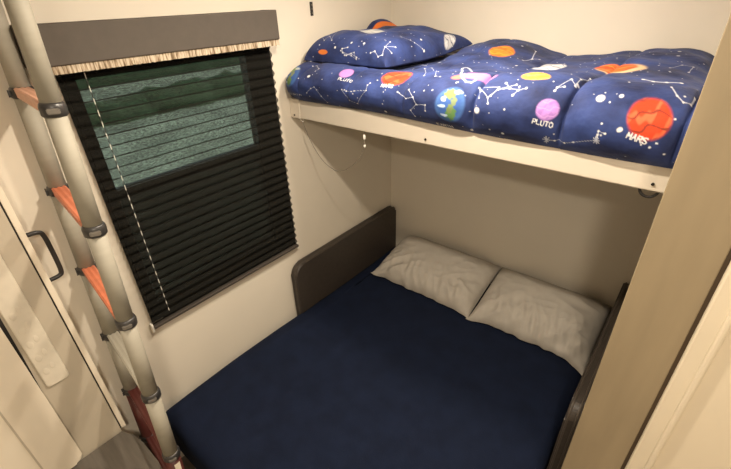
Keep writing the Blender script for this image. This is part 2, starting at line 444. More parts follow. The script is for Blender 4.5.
NU, NV = 660, 400
VL = 1.06
def comforter_points(U, V):
    """U along the bunk (m), V along the cross-section from the front hem (m) -> XYZ"""
    X = U
    # front bulge: elliptical quarter from under the hem up to the crest, then the top runs back
    endl = np.sqrt(np.clip(1 - np.clip((0.10 - X) / 0.105, 0, 1) ** 2, 0, 1))
    a = 0.142 * (0.35 + 0.65 * endl) + 0.006 * np.sin(X * 9.0 + 1)
    b = 0.078 + 0.022 * sstep(0.35, 1.2, X) + 0.003 * np.sin(X * 7)
    VA = 0.27
    th = np.radians(-48 + 138 * np.clip(V / VA, 0, 1))
    Yf = -0.700 - a * np.cos(th); Zf = 1.622 + (b + 0.010 * (th < 0)) * np.sin(th)
    s = np.clip((V - VA) / (VL - VA), 0, 1)
    Y = np.where(V < VA, Yf, -0.700 + 0.690 * s)
    kx = [0.0, 0.35, 0.475, 0.58, 0.67, 0.77, 0.885, 0.97, 1.05, 1.15, 1.256, 1.38, 1.44, 1.48]
    kz = [1.70, 1.70, 1.715, 1.742, 1.760, 1.748, 1.712, 1.700, 1.702, 1.718, 1.736, 1.742, 1.732, 1.700]
    xs = np.linspace(0, 1.48, 400); zs = np.interp(xs, kx, kz)
    ker = np.hanning(25); ker /= ker.sum(); zs = np.convolve(np.pad(zs, 12, mode='edge'), ker, 'valid')
    zt = np.interp(X, xs, zs)
    w = sstep(0.0, 0.85, s)
    Ztop = (1.622 + b) * (1 - w) + zt * w - 0.012 * np.sin(PI * np.clip(s * 1.4, 0, 1)) * (X > 0.45)
    Z = np.where(V < VA, Zf, Ztop)
    # rounded left end
    Z = Z - 0.06 * np.clip((0.07 - X) / 0.07, 0, 1) ** 2 * sstep(0.05, 0.3, V)
    # quilting puffs
    seams = np.array([0.13, 0.40, 0.665, 0.93, 1.20, 1.47])
    Xs = X + 0.05 * sstep(0.25, 0.0, V) * 0 - 0.035 * (V - 0.2)
    d = np.min(np.abs(Xs[..., None] - seams), -1)
    dv = np.abs(V - 0.34)
    amp = (0.25 + 0.85 * sstep(0.55, 0.95, X)) * (1 - 0.65 * sstep(0.28, 0.5, V))
    puff = (0.016 * (1 - np.exp(-d / 0.022)) - 0.012 - 0.007 * np.exp(-(d / 0.006) ** 2)) * amp + 0.006 * (1 - np.exp(-dv / 0.03)) * amp - 0.004
    wr = 0.0028 * np.sin(X * 25 + 4 * np.sin(V * 9)) * np.sin(V * 15 + 3 * np.sin(X * 6)) + 0.0012 * np.sin(X * 57 + V * 40)
    k = (puff + wr) * sstep(0.0, 0.08, V)
    nY = np.where(V < VA, -np.cos(th), 0); nZ = np.where(V < VA, np.sin(th), 1)
    Zo = np.maximum(Z + nZ * k, 1.538)
    # the cloth is pressed flat beneath the pillow
    ins = sstep(0.58, 0.52, X) * sstep(0.27, 0.31, V)
    Zo = Zo * (1 - ins) + np.minimum(Zo, 1.678) * ins
    Yo = np.minimum(Y + nY * k, -0.008)
    Zo = np.where(Yo > -0.7945, np.maximum(Zo, 1.5545), Zo)
    return np.stack([X, Yo, Zo], -1)

def pillow_points(S, T, side):
    """S,T in [-1,1]; side +1 top, -1 bottom. Long axis along Y beside the wall, back corner flicked up"""
    e = (1 - np.abs(S) ** 5.0) * (1 - np.abs(T) ** 5.0)
    h = np.clip(e, 0, 1) ** 0.36
    pin = 1 - 0.05 * (1 - (np.abs(S * T)) ** 3)
    x = 0.268 + S * 0.238 * pin + 0.02 * T * sstep(0, 1, S); y = -0.378 + T * 0.322 * pin
    base = 1.706 + 0.012 * sstep(-0.2, 1, T)
    if side > 0:
        up = (0.098 + 0.006 * np.sin(S * 3 + 1) + 0.024 * sstep(0.3, -0.9, S) * sstep(0.4, -0.7, T) - 0.034 * sstep(-0.1, 1, S) * sstep(-0.3, 0.9, T)) * h + 0.005 * np.sin(S * 8 + T * 4) * np.sin(T * 9 - S * 3) * h
    else:
        up = -0.020 * h
    corner = 0.050 * np.exp(-((S + 0.88) / 0.24) ** 2) * sstep(0.12, 0.42, T) * (1 if side > 0 else 0.5) * (1 - 0.4 * sstep(0.7, 1, T))
    corner2 = 0.010 * sstep(0.3, 1.0, T) * sstep(0.2, 0.9, S)
    z = base + up + corner + corner2
    return np.stack([np.maximum(x, 0.006), np.minimum(y, -0.01), np.maximum(z, 1.684)], -1)
def arc_coords(P):
    out = []
    for ax in (0, 1):
        d = np.linalg.norm(np.diff(P, axis=ax), axis=-1)
        cs = np.concatenate([np.zeros_like(np.take(d, [0], ax)), np.cumsum(d, ax)], ax)
        out.append(cs - np.take(cs, [P.shape[ax] // 2], ax))
    return out
#PATTERN-END

# ---- painter: evaluates the printed pattern over (u, v) metres
class Painter:
    def __init__(s, u, v):
        s.u, s.v = u, v
        s.rgba = np.zeros(u.shape + (4,), np.float32)
    def blend(s, mask, col):
        m = mask[..., None]
        a0 = s.rgba[..., 3:4]
        a = m + a0 * (1 - m)
        c0 = s.rgba[..., :3]
        cc = np.asarray(col, np.float32)
        s.rgba[..., :3] = np.where(a > 1e-4, (cc * m + c0 * a0 * (1 - m)) / np.maximum(a, 1e-4), c0)
        s.rgba[..., 3:4] = a
    def ell(s, u0, v0, ru, rv, col, rot=0.0, soft=0.12, rough=0.0):
        du, dv = s.u - u0, s.v - v0
        c_, n_ = math.cos(rot), math.sin(rot)
        a, b = (du * c_ + dv * n_) / ru, (-du * n_ + dv * c_) / rv
        r = np.sqrt(a * a + b * b)
        if rough: r = r + rough * (np.sin(a * 5 + b * 3) + np.sin(b * 7 - a * 4 + 1)) * 0.5
        m = 1 - sstep(1 - soft, 1 + soft, r)
        s.blend(m, col); return a, b, m
    def local(s, mask_idx, m, col):
        if len(mask_idx[0]) == 0: return
        c0 = s.rgba[mask_idx]; m = m[:, None]; a0 = c0[:, 3:4]; a = m + a0 * (1 - m)
        out = c0.copy()
        out[:, :3] = np.where(a > 1e-4, (np.asarray(col, np.float32) * m + c0[:, :3] * a0 * (1 - m)) / np.maximum(a, 1e-4), c0[:, :3])
        out[:, 3:4] = a; s.rgba[mask_idx] = out
    def near(s, u0, u1, v0, v1):
        return np.nonzero((s.u > u0) & (s.u < u1) & (s.v > v0) & (s.v < v1))
    def seg(s, p, q, w, col=(0.80, 0.80, 0.82)):
        (u0, v0), (u1, v1) = p, q; e = w * 1.5
        k = s.near(min(u0, u1) - e, max(u0, u1) + e, min(v0, v1) - e, max(v0, v1) + e)
        uu, vv = s.u[k], s.v[k]
        du, dv = u1 - u0, v1 - v0; L2 = du * du + dv * dv + 1e-12
        t = np.clip(((uu - u0) * du + (vv - v0) * dv) / L2, 0, 1)
        d = np.hypot(uu - u0 - t * du, vv - v0 - t * dv)
        s.local(k, 1 - sstep(w * 0.5, w * 1.4, d), col)
    def dot(s, p, r, col=(0.85, 0.85, 0.86)):
        e = r * 1.4; k = s.near(p[0] - e, p[0] + e, p[1] - e, p[1] + e)
        s.local(k, 1 - sstep(r * 0.6, r * 1.3, np.hypot(s.u[k] - p[0], s.v[k] - p[1])), col)
    def const(s, pts, links, w=0.0014, r=0.0042):
        for i, j in links: s.seg(pts[i], pts[j], w, (0.50, 0.53, 0.64))
        for p in pts: s.dot(p, r)
    def planet(s, u0, v0, ru, rv, base, bands, rot=0.0, seed=1):
        a, b, m = s.ell(u0, v0, ru, rv, base, rot)
        n1 = np.sin(b * 9 + a * 2.5 + 1.8 * np.sin(a * 2.6 + seed) + 0.8 * np.sin(a * 7 + b * 3))
        n2 = np.sin(b * 5 - a * 1.6 + 1.4 * np.sin(a * 3.1 + seed * 2) + 0.6 * np.sin(a * 11 - b * 4))
        s.blend(m * sstep(0.2, 0.9, n2) * 0.75, bands[1])
        s.blend(m * sstep(0.80, 0.98, n1) * 0.9, bands[0])
    def earth(s, u0, v0, ru, rv):
        a, b, m = s.ell(u0, v0, ru, rv, (0.045, 0.115, 0.36))
        s.blend(m * sstep(0.6, 1.0, np.hypot(a, b)) * 0.4, (0.10, 0.22, 0.50))
        for (x, y, p, q, col) in ((-0.1, 0.62, 0.5, 0.28, (0.20, 0.28, 0.10)), (0.25, 0.2, 0.2, 0.3, (0.20, 0.25, 0.13)),
                                  (0.15, -0.45, 0.36, 0.42, (0.12, 0.25, 0.08)), (0.1, -0.2, 0.22, 0.3, (0.18, 0.24, 0.09)),
                                  (-0.45, 0.3, 0.2, 0.16, (0.60, 0.62, 0.55)), (0.35, 0.75, 0.35, 0.12, (0.55, 0.60, 0.58)),
                                  (-0.5, -0.1, 0.25, 0.10, (0.45, 0.60, 0.80)), (-0.3, -0.6, 0.25, 0.08, (0.5, 0.62, 0.8))):
            r = np.hypot((a - x) / p, (b - y) / q) + 0.25 * np.sin(a * 13 + b * 7) * np.sin(b * 15)
            s.blend(m * (1 - sstep(0.8, 1.1, r)), col)
    def text(s, word, u0, v0, h, w, rot=0.0, th=0.0017, col=(0.86, 0.86, 0.86)):
        G = {'A': ['00 0.5,1 1,0', '0.2,0.4 0.8,0.4'], 'E': ['1,1 0,1 0,0 1,0', '0,0.5 0.8,0.5'], 'H': ['0,0 0,1', '1,0 1,1', '0,0.5 1,0.5'],
             'L': ['0,1 0,0 1,0'], 'M': ['0,0 0,1 0.5,0.4 1,1 1,0'], 'O': ['0,0.2 0,0.8 0.3,1 0.7,1 1,0.8 1,0.2 0.7,0 0.3,0 0,0.2'],
             'P': ['0,0 0,1 0.8,1 1,0.8 1,0.6 0.8,0.45 0,0.45'], 'R': ['0,0 0,1 0.8,1 1,0.8 1,0.6 0.8,0.5 0,0.5', '0.5,0.5 1,0'],
             'S': ['1,0.85 0.7,1 0.3,1 0,0.8 0.2,0.55 0.8,0.45 1,0.2 0.7,0 0.3,0 0,0.15'], 'T': ['0,1 1,1', '0.5,1 0.5,0'],
             'U': ['0,1 0,0.2 0.3,0 0.7,0 1,0.2 1,1']}
        cr, sr = math.cos(rot), math.sin(rot)
        for i, ch in enumerate(word):
            for st in G[ch]:
                pts = []
                for t in st.split():
                    x, y = (0.0, 0.0) if t == '00' else map(float, t.split(','))
                    a, b = (i * 1.38 + x) * w, y * h
                    pts.append((u0 + a * cr - b * sr, v0 + a * sr + b * cr))
                for p, q in zip(pts, pts[1:]): s.seg(p, q, th, col)
    def stars(s, n, seed, box_, rmin=0.0014, rmax=0.0032):
        rg = random.Random(seed)
        for k in range(n):
            p = (rg.uniform(box_[0], box_[1]), rg.uniform(box_[2], box_[3]))
            r = rg.uniform(rmin, rmax)
            if rg.random() < 0.06: r *= 1.9
            s.dot(p, r, (0.62, 0.64, 0.74) if r < 0.002 else (0.82, 0.83, 0.86))

def add_print(me, rgba):
    at = me.color_attributes.new('print', 'FLOAT_COLOR', 'POINT')
    at.data.foreach_set('color', (np.asarray(rgba, np.float32) * np.array([0.8, 0.8, 0.8, 1], np.float32)).ravel())

#FEATURES
def paint_comforter(p):
    p.stars(420, 4, (0.0, 1.48, 0.0, 1.0))
    p.earth(0.062, 0.150, 0.050, 0.062)
    p.text('EARTH', 0.0505, 0.0425, 0.0098, 0.0129, 0, 0.0008)
    p.ell(0.3509, 0.2017, 0.0284, 0.0286, (0.50, 0.22, 0.55), 0.25)
    p.text('PLUTO', 0.3379, 0.1575, 0.0122, 0.0097, 0, 0.0014)
    p.planet(0.5893, 0.2088, 0.0579, 0.0465, (0.62, 0.06, 0.018), ((0.42, 0.03, 0.01), (0.85, 0.16, 0.05)), 0.0, 2)
    p.text('MARS', 0.5534, 0.1522, 0.0136, 0.0106, 0, 0.0016)
    p.ell(0.8343, 0.223, 0.0274, 0.0144, (0.65, 0.16, 0.12))
    p.ell(0.8947, 0.2336, 0.0612, 0.0231, (0.48, 0.17, 0.40))
    p.const([(0.8555, 0.2124), (0.8212, 0.2513), (0.7542, 0.3964), (0.7477, 0.4495), (0.7836, 0.4035), (0.8375, 0.2938)], [(0, 1), (1, 2), (2, 3), (3, 4), (4, 5)], 0.0036, 0.0036)
    p.const([(0.8555, 0.2124), (0.8767, 0.1964), (0.8947, 0.1964), (0.9012, 0.2088)], [(0, 1), (1, 2), (2, 3)], 0.003, 0.003)
    p.planet(0.7706, 0.7485, 0.0489, 0.08, (0.85, 0.24, 0.02), ((0.90, 0.36, 0.05), (0.70, 0.14, 0.01)), 0.1, 3)
    p.earth(0.8522, 0.1115, 0.0495, 0.062)
    p.text('EARTH', 0.7934, 0.0071, 0.0175, 0.0089, 0, 0.0014)
    p.planet(1.0008, 0.6353, 0.0484, 0.12, (0.62, 0.63, 0.66), ((0.10, 0.12, 0.25), (0.85, 0.85, 0.86)), 0.0, 5)
    p.planet(1.0743, 0.2371, 0.0411, 0.021, (0.72, 0.36, 0.05), ((0.40, 0.16, 0.02), (0.85, 0.55, 0.14)), 0.0, 1)
    p.planet(1.151, 0.131, 0.0298, 0.0304, (0.42, 0.21, 0.55), ((0.52, 0.30, 0.62), (0.32, 0.15, 0.46)), 0.3, 2)
    p.text('PLUTO', 1.1184, 0.0885, 0.0129, 0.0086, -0.1, 0.0014)
    p.ell(1.2343, 0.607, 0.072, 0.0837, (0.80, 0.55, 0.32))
    p.planet(1.218, 0.6247, 0.0613, 0.0743, (0.82, 0.14, 0.02), ((0.88, 0.30, 0.08), (0.62, 0.06, 0.01)), 0.0, 7)
    p.planet(1.3944, 0.1451, 0.045, 0.0551, (0.62, 0.055, 0.015), ((0.20, 0.03, 0.015), (0.80, 0.17, 0.07)), 0.4, 4)
    p.text('MARS', 1.3601, 0.0903, 0.0141, 0.0089, -0.2, 0.0017)
    p.planet(0.3885, 1.06, 0.0576, 0.0692, (0.60, 0.60, 0.62), ((0.08, 0.09, 0.16), (0.82, 0.82, 0.82)), 0.4, 6)
    p.ell(0.3966, 0.8937, 0.028, 0.0158, (0.72, 0.42, 0.10))
    p.const([(0.377, 0.5309), (0.3885, 0.6282), (0.4636, 0.5928), (0.5844, 0.5486)], [(0, 1), (1, 2), (2, 3)], 0.004, 0.005)
    p.ell(0.3623, 0.6671, 0.0277, 0.0119, (0.70, 0.30, 0.12))
    p.const([(0.1778, 0.069), (0.2056, 0.0956), (0.2235, 0.1062), (0.2366, 0.092), (0.2546, 0.0602), (0.2709, 0.0248)], [(0, 1), (1, 2), (2, 3), (3, 4), (4, 5)], 0.001, 0.0029)
    p.const([(0.3721, 0.1115), (0.3934, 0.1062), (0.4195, 0.1079), (0.4342, 0.1133), (0.4946, 0.1239), (0.4456, 0.0495), (0.4048, 0.0584), (0.4913, 0.1504), (0.4979, 0.1628)], [(0, 1), (1, 2), (2, 3), (3, 4), (4, 5), (5, 6), (6, 0), (4, 7), (7, 8)], 0.001, 0.0029)
    p.const([(0.1272, 0.2354), (0.1501, 0.2371), (0.1958, 0.2088), (0.1893, 0.1929)], [(0, 1), (1, 2), (2, 3)], 0.001, 0.003)
    p.const([(0.6367, 0.138), (0.6775, 0.1133), (0.7085, 0.1239), (0.6791, 0.154), (0.7265, 0.0956), (0.6987, 0.0637), (0.7118, 0.0372), (0.764, 0.0991), (0.764, 0.0761)], [(0, 1), (1, 2), (3, 2), (2, 4), (4, 5), (5, 6), (4, 7), (7, 8)], 0.0012, 0.0031)
    p.const([(0.6938, 0.2301), (0.5959, 0.3946), (0.6203, 0.4088), (0.7444, 0.223), (0.764, 0.2212)], [(0, 1), (1, 2), (2, 3), (3, 4)], 0.001, 0.0029)
    p.const([(0.9404, 0.1451), (0.9241, 0.1858), (0.991, 0.1823), (0.9698, 0.1486), (0.9894, 0.1752), (0.9763, 0.1292)], [(0, 1), (1, 2), (1, 3), (3, 4), (3, 5)], 0.0012, 0.0032)
    p.const([(1.1608, 0.0407), (1.1837, 0.0389), (1.2115, 0.0389), (1.236, 0.0495), (1.2931, 0.0708), (1.2947, 0.0867), (1.2947, 0.0956), (1.3111, 0.092)], [(0, 1), (1, 2), (2, 3), (3, 4), (4, 5), (5, 6), (6, 7)], 0.0011, 0.0031)
    p.const([(1.2866, 0.069), (1.3013, 0.0708)], [(0, 1)], 0.0016, 0.001)
    p.const([(1.2915, 0.0796), (1.2964, 0.0602)], [(0, 1)], 0.0016, 0.001)
    p.const([(1.2866, 0.0761), (1.3013, 0.0637)], [(0, 1)], 0.0016, 0.001)
    p.const([(1.298, 0.0779), (1.2882, 0.0619)], [(0, 1)], 0.0016, 0.001)
    p.const([(1.151, 0.0407), (1.1706, 0.0389)], [(0, 1)], 0.0016, 0.001)
    p.const([(1.1608, 0.0531), (1.1608, 0.0248)], [(0, 1)], 0.0016, 0.001)
    p.const([(1.1559, 0.0478), (1.1657, 0.0319)], [(0, 1)], 0.0016, 0.001)
    p.const([(1.169, 0.0495), (1.1543, 0.0283)], [(0, 1)], 0.0016, 0.001)
    p.const([(0.9763, 0.154), (0.991, 0.1752), (1.0237, 0.1823), (1.0514, 0.1787), (1.071, 0.1858), (1.0041, 0.2), (1.0416, 0.161), (1.0367, 0.1964)], [(0, 1), (1, 2), (2, 3), (3, 4), (2, 5), (3, 6), (1, 7)], 0.0014, 0.0038)
    p.const([(1.1494, 0.1893), (1.151, 0.2017), (1.1723, 0.2442), (1.1919, 0.223), (1.1902, 0.269), (1.1968, 0.3645), (1.1674, 0.2088)], [(0, 1), (1, 2), (2, 3), (3, 4), (4, 5), (1, 6)], 0.0014, 0.0036)
    p.const([(1.4107, 0.2477), (1.4303, 0.2177), (1.4482, 0.2017), (1.4646, 0.207), (1.4662, 0.2407)], [(0, 1), (1, 2), (2, 3), (3, 4)], 0.0018, 0.003)
    p.const([(1.3339, 0.3468), (1.3584, 0.3451), (1.3895, 0.3575), (1.4221, 0.3698)], [(0, 1), (1, 2), (2, 3)], 0.0035, 0.005)
    p.const([(1.3666, 0.6335), (1.3927, 0.6902), (1.4237, 0.6884), (1.4188, 0.6194)], [(0, 1), (1, 2), (2, 3)], 0.0013, 0.0035)
    p.const([(0.8735, 0.7149), (0.893, 0.768), (0.8571, 0.922), (0.9175, 0.7857)], [(0, 1), (1, 2), (1, 3)], 0.002, 0.005)
    p.dot((1.2719, 0.1787), 0.01, (0.85, 0.85, 0.86))
    p.dot((0.9437, 0.1026), 0.0105, (0.85, 0.85, 0.86))
    p.dot((1.2719, 0.1787), 0.009, (0.85, 0.85, 0.86))
    p.dot((1.3405, 0.1062), 0.006, (0.85, 0.85, 0.86))
    p.dot((0.1746, 0.161), 0.0075, (0.85, 0.85, 0.86))
    p.dot((0.0766, 0.2708), 0.007, (0.85, 0.85, 0.86))
    p.dot((0.5746, 0.0283), 0.006, (0.85, 0.85, 0.86))
    p.dot((1.3421, 0.1079), 0.006, (0.85, 0.85, 0.86))
def paint_pillow(p):
    p.stars(200, 9, (-0.36, 0.36, -0.46, 0.46), 0.0012, 0.0028)
    p.planet(-0.0191, -0.1226, 0.0838, 0.0414, (0.62, 0.62, 0.60), ((0.80, 0.80, 0.78), (0.35, 0.36, 0.42)), 0.0, 5)
    p.ell(-0.133, -0.3387, 0.0258, 0.0099, (0.80, 0.22, 0.04))
    p.ell(-0.1469, 0.17, 0.0233, 0.12, (0.82, 0.20, 0.03))
    p.planet(0.2289, 0.1631, 0.0293, 0.0649, (0.60, 0.60, 0.62), ((0.06, 0.07, 0.14), (0.80, 0.80, 0.82)), 0.5, 6)
    p.const([(-0.1903, -0.2503), (-0.1468, -0.2858), (-0.1017, -0.2863), (-0.1609, -0.1822), (-0.1405, -0.2522), (-0.1823, -0.2303)], [(0, 1), (1, 4), (4, 2), (2, 3), (4, 5)], 0.001, 0.0029)
    p.const([(0.0, -0.3077), (-0.0284, -0.3152), (-0.0214, -0.3303), (0.0, -0.3397), (0.0253, -0.3328), (0.0573, -0.3454)], [(0, 1), (1, 2), (2, 3), (3, 4), (4, 5)], 0.0013, 0.0035)
    p.const([(0.129, -0.3201), (0.1477, -0.3112), (0.1723, -0.3258), (0.19, -0.3103), (0.1763, -0.2704), (0.1696, -0.2276), (0.2141, -0.2662), (0.2029, -0.2286)], [(0, 1), (1, 2), (2, 3), (3, 4), (4, 5), (4, 6), (4, 7)], 0.0012, 0.0034)
    p.const([(0.1605, -0.1373), (0.2091, -0.0985), (0.2414, -0.0641)], [(0, 1), (1, 2)], 0.001, 0.0029)
    p.const([(-0.0332, -0.3238), (0.0275, -0.3408), (0.0553, -0.3524), (0.0406, -0.3279), (-0.0095, -0.3396)], [(0, 1), (1, 2), (2, 3), (3, 4)], 0.001, 0.0029)
    p.dot((-0.0681, -0.3164), 0.005, (0.85, 0.85, 0.86))
    p.dot((0.0094, -0.2859), 0.005, (0.85, 0.85, 0.86))
    p.dot((0.0761, -0.2846), 0.005, (0.85, 0.85, 0.86))
    p.dot((0.2506, -0.0545), 0.006, (0.85, 0.85, 0.86))
#FEATURES-END

def make_comforter():
    u = np.linspace(0.008, 1.476, NU); v = np.linspace(0, VL, NV)
    U, V = np.meshgrid(u, v, indexing='ij')
    P = comforter_points(U, V)
    pt = Painter(U, V); paint_comforter(pt)
    rgba = pt.rgba
    # close the body: back drop and underside
    back = P[:, -1:, :].copy(); back[..., 2] = 1.5545
    fr = P[:, :1, :].copy(); fr[..., 2] = 1.5545; fr[..., 1] = np.maximum(fr[..., 1], -0.785)
    P2 = np.concatenate([fr, P, back, fr], 1)
    z4 = np.zeros((NU, 1, 4), np.float32)
    R = np.concatenate([z4, rgba, z4, z4], 1)
    # end caps: collapse both ends to a central line
    def cap(row):
        c_ = row.copy(); m = row.mean(0); c_[:, 1] = row[:, 1] * 0.02 + m[1] * 0.98; c_[:, 2] = row[:, 2] * 0.02 + m[2] * 0.98
        return c_[None]
    P3 = np.concatenate([cap(P2[0]), P2, cap(P2[-1])], 0)
    R3 = np.concatenate([R[:1], R, R[-1:]], 0)
    Vv, F = grid_mesh(P3)
    me = np_mesh('comforter', Vv, F[:, ::-1])
    add_print(me, R3.reshape(-1, 4))
    o = link('comforter', me, M['space'])
    tag(o, 'navy comforter printed with planets and constellations on the upper bunk', 'comforter')
make_comforter()

def make_bunk_pillow():
    n = 240
    s = np.sin(np.linspace(-1, 1, n) * PI / 2); t = np.sin(np.linspace(-1, 1, int(n * 1.3)) * PI / 2)
    S, T = np.meshgrid(s, t, indexing='ij')
    top = pillow_points(S, T, 1); bot = pillow_points(S, T, -1)
    pt = Painter(*arc_coords(top)); paint_pillow(pt)
    rgba = pt.rgba
    Vt, Ft = grid_mesh(top); Vb, Fb = grid_mesh(bot)
    me = np_mesh('bunk_pillow', np.concatenate([Vt, Vb]), np.concatenate([Ft, Fb[:, ::-1] + len(Vt)]))
    add_print(me, np.concatenate([rgba.reshape(-1, 4), np.zeros((len(Vb), 4))]))
    o = link('bunk_pillow', me, M['space'])
    tag(o, 'navy space-print pillow lying at the left end of the upper bunk', 'pillow')
make_bunk_pillow()

# ------------------------------------------------------------------ lower bed
bed = thing('bed', 'wide lower bed with a plain navy sheet filling the alcove', 'bed', (0.75, -0.9, 0.0))
box_obj('bed_base', (0.06, 1.43, -1.66, -0.05, 0.001, 0.21), M['boardunder'], bed)
def sheet():
    nu, nv = 150, 180
    x0, x1, y0, y1, zt, zb, r = 0.028, 1.428, -1.765, -0.008, 0.400, 0.19, 0.055
    def prof(t, lo, hi, soft_lo, soft_hi):
        return lo + (hi - lo) * t
    # path across: side down, round, flat, round, side
    def path(lo, hi, n):
        pts = []
        for k in range(6): pts.append((lo, zb + (zt - r - zb) * k / 6))
        for k in range(9):
            a = PI - 0.5 * PI * k / 8; pts.append((lo + r + r * math.cos(a), zt - r + r * math.sin(a)))
        for k in range(1, n): pts.append((lo + r + (hi - lo - 2 * r) * k / n, zt))
        for k in range(9):
            a = 0.5 * PI - 0.5 * PI * k / 8; pts.append((hi - r + r * math.cos(a), zt - r + r * math.sin(a)))
        for k in range(6): pts.append((hi, zt - r - (zt - r - zb) * (k + 1) / 6))
        return pts
    px, py = path(x0, x1, nu), path(y0, y1, nv)
    P = np.zeros((len(px), len(py), 3))
    for i, (x, zx) in enumerate(px):
        for j, (y, zy) in enumerate(py):
            z = min(zx, zy)
            if zx < zt and zy < zt: z = zt - math.hypot(zt - zx, zt - zy); z = max(z, zb)
            v = Vector((x, y, z))
            n_ = 0.006 * noise.noise(Vector((x * 2.2, y * 2.2, 1))) + 0.0022 * noise.noise(Vector((x * 9, y * 5, 4)))
            # long soft fold near the window side
            n_ += 0.010 * math.exp(-((x - 0.13 - 0.05 * (y + 1.0)) / 0.03) ** 2) * math.exp(-((y + 1.05) / 0.25) ** 2)
            bow = 0.012 * math.sin((y + 0.9) * 3.2) if i < 20 else 0
            P[i, j] = (max(x + bow, 0.057 if y > -0.94 else 0.008), y, z + n_ if z > zb + 0.02 else z)
    V, F = grid_mesh(P)
    link('navy_sheet', np_mesh('navy_sheet', V, F), M['navy'], bed)
sheet()

# side bolsters (upholstered end panels)
def bolster(name, x0, x1, label, inner):
    t = thing(name, label, 'backrest', ((x0 + x1) / 2, -0.47, 0.0), 'brown bolster panels at the bed sides')
    bm = bmesh.new()
    prism_x(bm, rrect(-0.930, -0.012, 0.0015, 0.700, (0.02, 0.02, 0.03, 0.06), 8), x0, x1, bev=0.011, seg=3)
    o = from_bm('panel', bm, M['leather'], t)
    xi = x0 + 0.010 if inner < 0 else x1 - 0.010
    ol = [(y, z) for y, z in rrect(-0.9305, -0.0115, 0.006, 0.7005, (0.02, 0.02, 0.03, 0.06), 8)]
    bm = bmesh.new(); tube(bm, [(xi, y, z) for y, z in ol] + [(xi, *ol[0])], 0.0035, 8); from_bm('piping', bm, M['piping'], t)
    xo = x1 - 0.010 if inner < 0 else x0 + 0.010
    bm = bmesh.new(); tube(bm, [(xo, y, z) for y, z in ol] + [(xo, *ol[0])], 0.0035, 8); from_bm('piping', bm, M['piping'], t)
bolster('bolster', 0.004, 0.052, 'dark brown vinyl bolster panel standing against the window wall', 1)
bolster('bolster', 1.434, 1.478, 'dark brown vinyl bolster panel half hidden behind the tan jamb', -1)

# grey pillows
def pillow(name, cx, cy, hx, hy, h, tilt, rotz, seed, label, corners, drop):
    n, mth = 110, 90
    s = np.linspace(-1, 1, n); t = np.linspace(-1, 1, mth)
    S, T = np.meshgrid(s, t, indexing='ij')
    out = []
    for side in (1, -1):
        e = np.clip((1 - np.abs(S) ** 3.5) * (1 - np.abs(T) ** 3.0), 0, 1) ** 0.55
        pinx = 1 - 0.008 * (1 - np.abs(T) ** 2.5); piny = 1 - 0.09 * (1 - np.abs(S) ** 3)
        x = S * hx * pinx; y = T * hy * piny
        z = h * e * (0.72 if side > 0 else -0.28)
        P = np.stack([x, y, z], -1)
        out.append(P)
    rg = random.Random(seed)
    cr = []
    for i in range(n):
        for j in range(mth):
            p = out[0][i, j]; ss, tt = s[i], t[j]
            # creases fan from the front seam, fading inwards
            w = max(0, 1 - (tt + 1) / 1.15)
            k = noise.noise(Vector((ss * 7.0 + tt * 1.2 + seed, tt * 1.3, seed)))
            k2 = noise.noise(Vector((ss * 3 - tt * 2.2, tt * 2.5 + ss * 1.3, seed + 5)))
            k3 = noise.noise(Vector((ss * 16 + seed, tt * 2.5, seed + 9)))
            edge = (1 - abs(ss) ** 6) * (1 - abs(tt) ** 8)
            rid = (1 - abs(k) * 3.2)
            z = (0.014 * rid * w + 0.025 * (1 - abs(k2) * 3.5) * (0.12 + 0.88 * abs(ss) ** 1.5) * (0.3 + 0.7 * min(1, w * 1.6)) + 0.004 * k3 * w) * edge
            out[0][i, j, 2] += z - 0.008 * edge
            # hem wobble
            yw = 0.014 * noise.noise(Vector((ss * 6 + seed, 3.3, 0))) * max(0, -tt) ** 4
            for o_ in out: o_[i, j, 1] += yw
    Vs = []; Fs = []; off = 0
    for kk, P in enumerate(out):
        # corner ears
        for (sx, sy, dx, dy, dz) in corners:
            wgt = np.clip(S * sx, 0, 1) ** 6 * np.clip(T * sy, 0, 1) ** 6
            P[..., 0] += wgt * dx; P[..., 1] += wgt * dy; P[..., 2] += wgt * dz
        V, F = grid_mesh(P)
        Vs.append(V); Fs.append((F if kk == 0 else F[:, ::-1]) + off); off += len(V)
    V = np.concatenate(Vs)
    R = np.array((Matrix.Rotation(rotz, 3, 'Z') @ Matrix.Rotation(tilt, 3, 'X')))
    V = V @ R.T
    V += np.array([cx, cy, 0]); V[:, 2] += drop
    V[:, 2] = np.maximum(V[:, 2], 0.410 + 0.001 * np.sin(V[:, 0] * 40))
    V[:, 1] = np.minimum(V[:, 1], -0.006)
    o = link(name, np_mesh(name, V, np.concatenate(Fs)), M['pillow'])
    tag(o, label, 'pillow', 'grey pillows on the lower bed')
pillow('pillow', 0.497, -0.221, 0.330, 0.211, 0.165, math.radians(15.5), 0.0, 3, 'grey linen pillow beside the brown bolster at the window wall',
       [(-1, -1, -0.018, 0.005, 0.01), (-1, 1, 0.03, -0.01, -0.02)], 0.470)
pillow('pillow', 1.129, -0.221, 0.295, 0.211, 0.165, math.radians(15.5), 0.0, 11, 'grey linen pillow nearest the tan jamb post',
       [(-1, -1, -0.016, -0.012, -0.01), (1, -1, 0.0, -0.03, 0.0)], 0.472)

